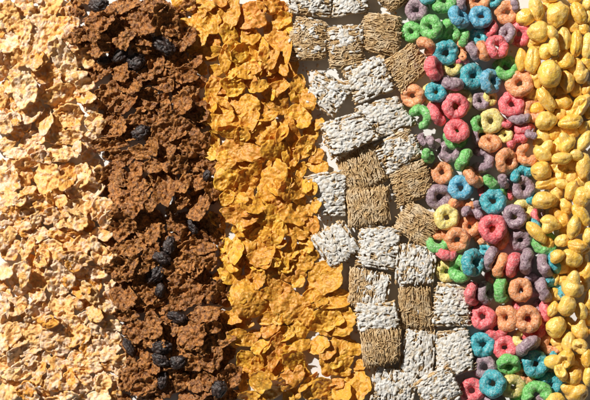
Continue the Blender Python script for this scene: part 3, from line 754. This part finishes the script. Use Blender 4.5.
LC = dict(purple=lin(162, 136, 148), orange=lin(236, 160, 104), green=lin(116, 196, 104), blue=lin(92, 176, 206), teal=lin(62, 176, 188),
          pink=lin(240, 112, 120), yellow=lin(238, 220, 134))
for ly in (0, 1, 2, 3):
    for (x, y, cn, d, tilt, az, arc, op, l) in LOOPS:
        if l != ly: continue
        rr = random.Random(x*13+y)
        d *= 1.28 if arc < 255 else 1.04
        g = loop_geo(d, tilt, az, arc, op, rr)
        v = settle(g[0], x, y, (80, 86, 90, 93)[ly], zmax=26)
        c = LC[cn]; c = lum(mixc(c, (.5, .45, .42, 1), rr.uniform(0, .05)), rr.uniform(.95, 1.1))
        put('loop', x, y, (v, g[1], g[2]), c, cn=cn, d=d, tilt=tilt, az=az, arc=arc, layer=l)
rr = random.Random(31)
for k in range(40):                                    # half buried rings in the gaps
    best = None
    for _ in range(50):
        y = rr.uniform(4, 396); x = rr.uniform(band(y)[2]+np.interp(y, [0, 60, 200, 260, 400], [122, 132, 128, 108, 104]), np.interp(y, [0, 60, 130, 200, 240, 330, 400], [520, 520, 530, 535, 548, 555, 560]))
        iy, ix = int(round(y))+PADY, int(round(x))+PADX
        c = (ID[iy-6:iy+7, ix-6:ix+7] < 0).mean()
        if best is None or c > best[0]: best = (c, x, y)
    if best[0] < .36: break
    cn = rr.choice(('purple', 'pink', 'orange', 'green', 'teal', 'yellow', 'pink', 'purple')); d = rr.uniform(15, 20); tilt = rr.choice((30, 50, 68, 72)); az = rr.uniform(0, 360)
    g = loop_geo(d, tilt, az, 360, 0, rr)
    v = settle(g[0], best[1], best[2], 40, zmax=6)
    it = put('loop', best[1], best[2], (v, g[1], g[2]), LC[cn], cn=cn, d=d, tilt=tilt, az=az, arc=360, layer=0); it['hand'] = False
rr = random.Random(11)
rows = []
for k in range(150):
    y = rr.uniform(-18, 418)
    x = rr.uniform(np.interp(y, [0, 60, 130, 200, 240, 330, 400], [530, 528, 540, 545, 545, 556, 562]), 612)
    L = rr.uniform(14, 20); rows.append((x, y, L, L*rr.uniform(.65, .9), rr.uniform(0, 180), rr.choice('ookp'), rr.uniform(0, 360), 0))
rows += [r+(1,) for r in PUFFS]
for (x, y, L, S, ax, typ, ex, hd) in rows:
    rr = random.Random(x*17+y)
    if L > 28: L, S = 28, S*28/L
    g = puff_geo(L*(1. if hd else .95), S*(1. if hd else .95), ax, typ, ex, rr)
    v = settle(g[0], x, y, 86 if hd else 64, zmax=26 if hd else 12)
    t = rr.random()
    c = lum(mixc(lin(255, 194, 68), lin(255, 211, 108), t), rr.uniform(.93, 1.04))
    it = put('puff', x, y, (v, g[1], g[2]), c, L=L, S=S, typ=typ, ax=ax, tone=t); it['hand'] = bool(hd)

rr = random.Random(12)
for k in range(110):                                    # more puffs deep in the heap
    best = None
    for _ in range(220):
        y = rr.uniform(-4, 404); x = rr.uniform(np.interp(y, [0, 60, 130, 200, 240, 330, 400], [528, 524, 536, 542, 542, 552, 558]), 600)
        iy, ix = int(round(y))+PADY, int(round(x))+PADX
        c = (ID[iy-4:iy+5, ix-4:ix+5] < 0).mean()
        if best is None or c > best[0]: best = (c, x, y)
    if best[0] < .14: break
    L = rr.uniform(13, 19); S = L*rr.uniform(.7, .9)
    g = puff_geo(L, S, rr.uniform(0, 180), 'o', 0, rr); v = settle(g[0], best[1], best[2], 45, zmax=7); t = rr.random()
    it = put('puff', best[1], best[2], (v, g[1], g[2]), mixc(lin(255, 194, 68), lin(255, 211, 108), t), L=L, S=S, typ='o', ax=0, tone=t); it['hand'] = False
# leave out what lies wholly under other things
seen = np.bincount(ID[PADY:PADY+H0, PADX:PADX+W0].ravel()+1, minlength=len(ITEMS)+1)[1:]
KEEP = []
for i, it in enumerate(ITEMS):
    it['seen'] = int(seen[i])
    near = -16 < it['x'] < W0+16 and -16 < it['y'] < H0+16
    if it['seen'] >= (24 if not it['hand'] else 3) or (not near and it['hand']): KEEP.append(it)

# ---------------------------------------------------------------- objects
NAME = dict(frosted='frosted_flake', corn='corn_flake', bran='bran_flake', raisin='raisin', wheat='wheat_biscuit', loop='cereal_loop', puff='corn_puff')
CATS = dict(frosted='frosted flake', corn='corn flake', bran='bran flake', raisin='raisin', wheat='wheat biscuit', loop='cereal loop', puff='corn puff')
GROUP = dict(frosted='sugar frosted flakes in the pale band', corn='golden flakes in the corn flake band', bran='brown flakes in the bran band',
             raisin='raisins among the bran flakes', wheat='shredded wheat biscuits in the square biscuit band', loop='coloured loops in the fruit loop band',
             puff='yellow puffs in the corn puff band')
def to_world(x, y, v):
    zc = v[:, 2].min()
    v = v.copy()
    s = 1-v[:, 2].mean()/HC                         # where a thing of that height stands on the line of sight of its photo position
    ox, oy = (x-W0/2)*s, (H0/2-y)*s
    v[:, 2] -= zc
    return v*K, (ox*K, oy*K, zc*K)
def voxel(me, size, name):
    o = bpy.data.objects.new('tmp', me); col.objects.link(o)
    md = o.modifiers.new('r', 'REMESH'); md.mode = 'VOXEL'; md.voxel_size = size*K; md.use_smooth_shade = True
    sm = o.modifiers.new('s', 'SMOOTH'); sm.iterations = 2; sm.factor = .4
    dg = bpy.context.evaluated_depsgraph_get()
    m2 = bpy.data.meshes.new_from_object(o.evaluated_get(dg)); m2.name = name
    bpy.data.objects.remove(o); bpy.data.meshes.remove(me)
    return m2
for it in KEEP:
    nm = NAME[it['kind']]
    v0 = it['parts'][0][2][0]
    vv, loc = to_world(it['x'], it['y'], v0); zmin = v0[:, 2].min()
    many = len(it['parts']) > 1
    if many:                                        # an Empty at the base, the biscuit and its icing below it
        root = bpy.data.objects.new(nm, None); root.empty_display_size = .005; col.objects.link(root); root.location = loc
    for (pn, mat, (v, q, t)) in it['parts']:
        vx = v.copy(); vx[:, 2] -= zmin; vx = vx*K
        pname = (pn or 'shredded_body') if many else nm
        me = mesh_of(pname, vx, q, t)
        if pn == 'frosting': me = voxel(me, .42, pname)
        me.materials.append(M[mat])
        o = bpy.data.objects.new(pname, me); col.objects.link(o); o.color = it['colour']
        if many: o.parent = root
        else: o.location = loc; root = o
    it['ob'] = root
    root['category'] = CATS[it['kind']]; root['group'] = GROUP[it['kind']]

# fine crumbs on the paper: nobody could count them
rr = random.Random(77); cp = []
for _ in range(1500):
    y = rr.uniform(-5, 405); e = band(y); x = rr.uniform(-5, 590) if rr.random() < .4 else rr.choice((e[0], e[1], e[2], e[2]+8))+rr.gauss(0, 9)
    if HM[int(round(y))+PADY, int(round(x))+PADX] > .5: continue
    sd = rr.random()*50; a = rr.uniform(.5, 1.5)
    v, q, t = blob(2*a, 1.5*a, 1.2*a, rr.uniform(0, 180), lambda d: 1+.4*perlin(d*1.3+sd), 6, 8)
    cp.append((v+[x-W0/2, H0/2-y, .45*a], q, t))
cv, cq, ct = join(cp)
o = bpy.data.objects.new('crumbs', mesh_of('crumbs', cv*K, cq, ct)); col.objects.link(o); o.color = lin(226, 160, 74)
o.data.materials.append(M['frosted']); o['kind'] = 'stuff'; o['label'] = 'fine golden cereal crumbs scattered on the white paper in the gaps'; o['category'] = 'crumbs'
# the sheet everything lies on
sz = .6
v = [(-sz, -sz, -.0002), (sz, -sz, -.0002), (sz, sz, -.0002), (-sz, sz, -.0002)]
g = bpy.data.objects.new('ground_paper', mesh_of('ground_paper', v, [(0, 1, 2, 3)])); col.objects.link(g)
g.data.materials.append(M['paper']); g['kind'] = 'structure'; g['label'] = 'plain white paper sheet under all the cereal'

# ---------------------------------------------------------------- labels: look first, then the neighbours that single a thing out
TENTH = ['at the top edge', 'a tenth of the way down', 'two tenths of the way down', 'three tenths of the way down', 'four tenths of the way down', 'halfway down',
         'six tenths of the way down', 'seven tenths of the way down', 'eight tenths of the way down', 'nine tenths of the way down', 'at the bottom edge']
def looks(it):
    k = it['kind']; L, S = it.get('L', 0), it.get('S', 0)
    big = L*S
    if k in ('frosted', 'corn', 'bran'):
        size = 'large' if big > 560 else 'small' if big < 250 else 'medium'
        t = it['tone']
        tone = {'frosted': ('pale', 'cream', 'golden'), 'corn': ('bright yellow', 'golden', 'toasted brown'), 'bran': ('dark', 'brown', 'light brown')}[k][0 if t < .33 else 1 if t < .67 else 2]
        form = 'curled' if it['curl'] >= .75 else 'narrow' if S < .58*L else ''
        bur = 'half hidden' if it['seen'] < .30*big*.75 else ''
        nb_ = f'{size} {tone} flake' if size == 'large' else f'{tone} curled flake' if form == 'curled' and not bur else None
        return [w for w in (bur, size, tone, form) if w], {'frosted': 'frosted flake', 'corn': 'corn flake', 'bran': 'bran flake'}[k], nb_
    if k == 'raisin':
        return (['long', 'wrinkled', 'dark'] if L > 1.45*S else ['plump', 'wrinkled', 'dark']), 'raisin', 'raisin'
    if k == 'wheat':
        f = it['frost']
        a = 'bare tan' if f < .12 else 'partly iced' if f < .66 else 'white iced'
        return ([a]+(['slanted'] if abs(it['rot']) > 14 else ['straight'])), 'shredded wheat biscuit', a+' biscuit'
    if k == 'loop':
        pose = 'standing on edge' if it['tilt'] > 55 else 'leaning' if it['tilt'] > 30 else 'flat'
        br = 'broken' if it['arc'] < 350 else ''
        if br: pose = ''
        sm = 'small' if it['d'] < 17 else ''
        hid = 'half hidden' if it['seen'] < .28*it['d']**2*(.5 if it['tilt'] > 55 else 1)*(it['arc']/360) else ''
        a = [w for w in (hid, sm, br, '' if pose[:2] == 'st' else pose, it['cn']) if w]
        return a, 'cereal loop'+(' standing on edge' if pose[:2] == 'st' else ''), it['cn']+' loop'
    size = 'big' if big > 470 else 'little' if big < 250 else ''
    form = {'p': 'creased', 'k': 'knobbed', 'b': 'hollow', 'o': 'round' if L < 1.22*S else 'oblong'}[it['typ']]
    hid = 'half hidden' if it['seen'] < .35*big else ''
    return [w for w in (hid, size, form, 'yellow') if w], 'corn puff', f'{(size+" ") if size else ""}{form} puff'
vis = [it for it in KEEP]
for it in vis:
    it['adj'], it['noun'], it['nb'] = looks(it); it['phr'] = ' '.join(it['adj'])+' '+it['noun']
DIRS = {'right of': 0, 'below': -90, 'left of': 180, 'above': 90}     # where the thing lies as seen from its neighbour
def facts(it):
    strong, weak = [], set()
    rad = 46 if it['kind'] == 'wheat' else 34
    cand = []
    for o in vis:
        if o is it or not o['nb'] or not (0 < o['x'] < W0 and 0 < o['y'] < H0) or o['seen'] < 40: continue
        dx, dy = it['x']-o['x'], o['y']-it['y']
        D = math.hypot(dx, dy)
        if D > rad*1.15 or D < 4: continue
        an = math.degrees(math.atan2(dy, dx))
        for w, a in DIRS.items():
            df = abs((an-a+180) % 360-180)
            if df < 56: weak.add((w, o['nb']))
            if df < 36 and D < rad: cand.append((D, (w, o['nb']), f"{w} a {o['nb']}"))
    own = it['nb']
    cand.sort(key=lambda c: c[0]+(25 if c[1][1] == own else 0))
    seen_ = set()
    for D, key, ph in cand:
        if key not in seen_: seen_.add(key); strong.append((key, ph))
    t = min(max(it['y'], 0), H0)/H0*10
    for q in range(11):
        if abs(t-q) < .72: weak.add(('row', q))
    strong_row = [(('row', int(round(t))), TENTH[int(round(t))])]
    side = []
    if it['kind'] in FC:
        e = band(it['y']); lo, hi = {'frosted': (0, e[0]), 'bran': (e[0], e[1]), 'corn': (e[1], e[2])}[it['kind']]
        f = (it['x']-lo)/(hi-lo)*3
        for q in range(3):
            if q-.25 < f < q+1.25 or (q == 0 and f < 0) or (q == 2 and f > 3): weak.add(('col', q))
        q = int(min(max(f, 0), 2.99)); side = [(('col', q), ('on the left of its band', 'mid band', 'on the right of its band')[q])]
    return strong, strong_row, side, weak
for it in vis: it['F'] = facts(it)
bykind = {}
for it in vis: bykind.setdefault((it['kind'], it['phr']), []).append(it)
import itertools
ORD = {2: ('upper', 'lower'), 3: ('upper', 'middle', 'lower'), 4: ('highest', 'second highest', 'second lowest', 'lowest'), 5: ('highest', 'second highest', 'third highest', 'second lowest', 'lowest')}
NUM = {2: 'two', 3: 'three', 4: 'four', 5: 'five'}
TAKEN = set()
for it in vis:
    strong, row, side, weak = it['F']
    mates = [o for o in bykind[(it['kind'], it['phr'])] if o is not it]; others = [o['F'][3] for o in mates]
    pool = strong[:8]
    tries = [()]+[(s,) for s in pool]+[(row[0],)]
    tries += [c for c in itertools.combinations(pool, 2)]+[(s, row[0]) for s in pool]
    if side: tries += [(side[0], row[0])]+[(s, side[0], row[0]) for s in pool]
    tries += [c+(row[0],) for c in itertools.combinations(pool, 2)]+[c for c in itertools.combinations(pool, 3)]
    pick = None; fb = None; rk = None
    for c in tries:
        if not c and it['kind'] in FC: continue
        words_ = (it['phr']+' '+' '.join(s[1] for s in c)).split()
        if len(words_) > 16 or len({s[1].split(' a ')[0] for s in c if ' a ' in s[1]}) < sum(' a ' in s[1] for s in c) and len(c) > 2: continue
        text = it['phr']+(' ' if c else '')+', '.join(s[1] for s in c)
        if text in TAKEN: continue
        if len(text.split()) < 4: continue
        keys = {s[0] for s in c}
        if not any(keys <= o for o in others): pick = text; break
        n_ = sum(keys <= o for o in others)
        if fb is None or n_ < fb[0]: fb = (n_, text)
        if n_ <= 4 and (rk is None or n_ < rk[0]):
            grp = sorted([o for o in mates if keys <= o['F'][3]]+[it], key=lambda o: o['y'])
            adj = ORD[len(grp)][[g is it for g in grp].index(True)]
            if len(grp) == 2 and abs(grp[0]['y']-grp[1]['y']) < 8: adj = 'left one' if it['x'] == min(g['x'] for g in grp) else 'right one'
            pl = it['phr']
            for w_ in ('biscuit', 'loop', 'flake', 'puff', 'raisin'): pl = pl.replace(w_, w_+'s')
            t2 = f"{adj} of {NUM[len(grp)]} {pl}"+(' ' if c else '')+', '.join(s[1] for s in c)
            if len(t2.split()) <= 16 and t2 not in TAKEN: rk = (n_, t2)
    if pick is None and rk: pick = rk[1]
    if pick is None: pick = fb[1] if fb else it['phr']+' '+row[0][1]
    it['uniq'] = fb is None or pick != fb[1]
    TAKEN.add(pick)
    import re
    it['ob']['label'] = re.sub(r'\ba (?=[aeiou])', 'an ', pick)

# ---------------------------------------------------------------- camera and lamp
cam = bpy.data.cameras.new('camera'); co = bpy.data.objects.new('camera', cam); col.objects.link(co)
co.location = (0, 0, HC*K); cam.sensor_width = 36; cam.lens = 36*HC/W0
cam.clip_start = .05; cam.clip_end = 20
scene.camera = co
w = bpy.data.worlds.new('World'); scene.world = w; w.use_nodes = True
w.node_tree.nodes['Background'].inputs[0].default_value = (1, .97, .93, 1)
w.node_tree.nodes['Background'].inputs[1].default_value = FILL
la = bpy.data.lights.new('studio_lamp', 'SPOT'); lo = bpy.data.objects.new('studio_lamp', la); col.objects.link(lo)
d = Vector((math.cos(R(AZ))*math.cos(R(EL)), math.sin(R(AZ))*math.cos(R(EL)), math.sin(R(EL))))
lo.location = d*DIST
lo.rotation_euler = (-d).to_track_quat('-Z', 'Y').to_euler()
la.energy = POWER; la.color = (1, .955, .885); la.shadow_soft_size = .034; la.spot_size = R(60); la.spot_blend = .6
cy = scene.cycles
cy.max_bounces = 7; cy.diffuse_bounces = 5; cy.glossy_bounces = 3; cy.transmission_bounces = 2
cy.use_denoising = True
scene.view_settings.view_transform = 'Standard'; scene.view_settings.look = 'None'; scene.view_settings.exposure = 0; scene.view_settings.gamma = 1
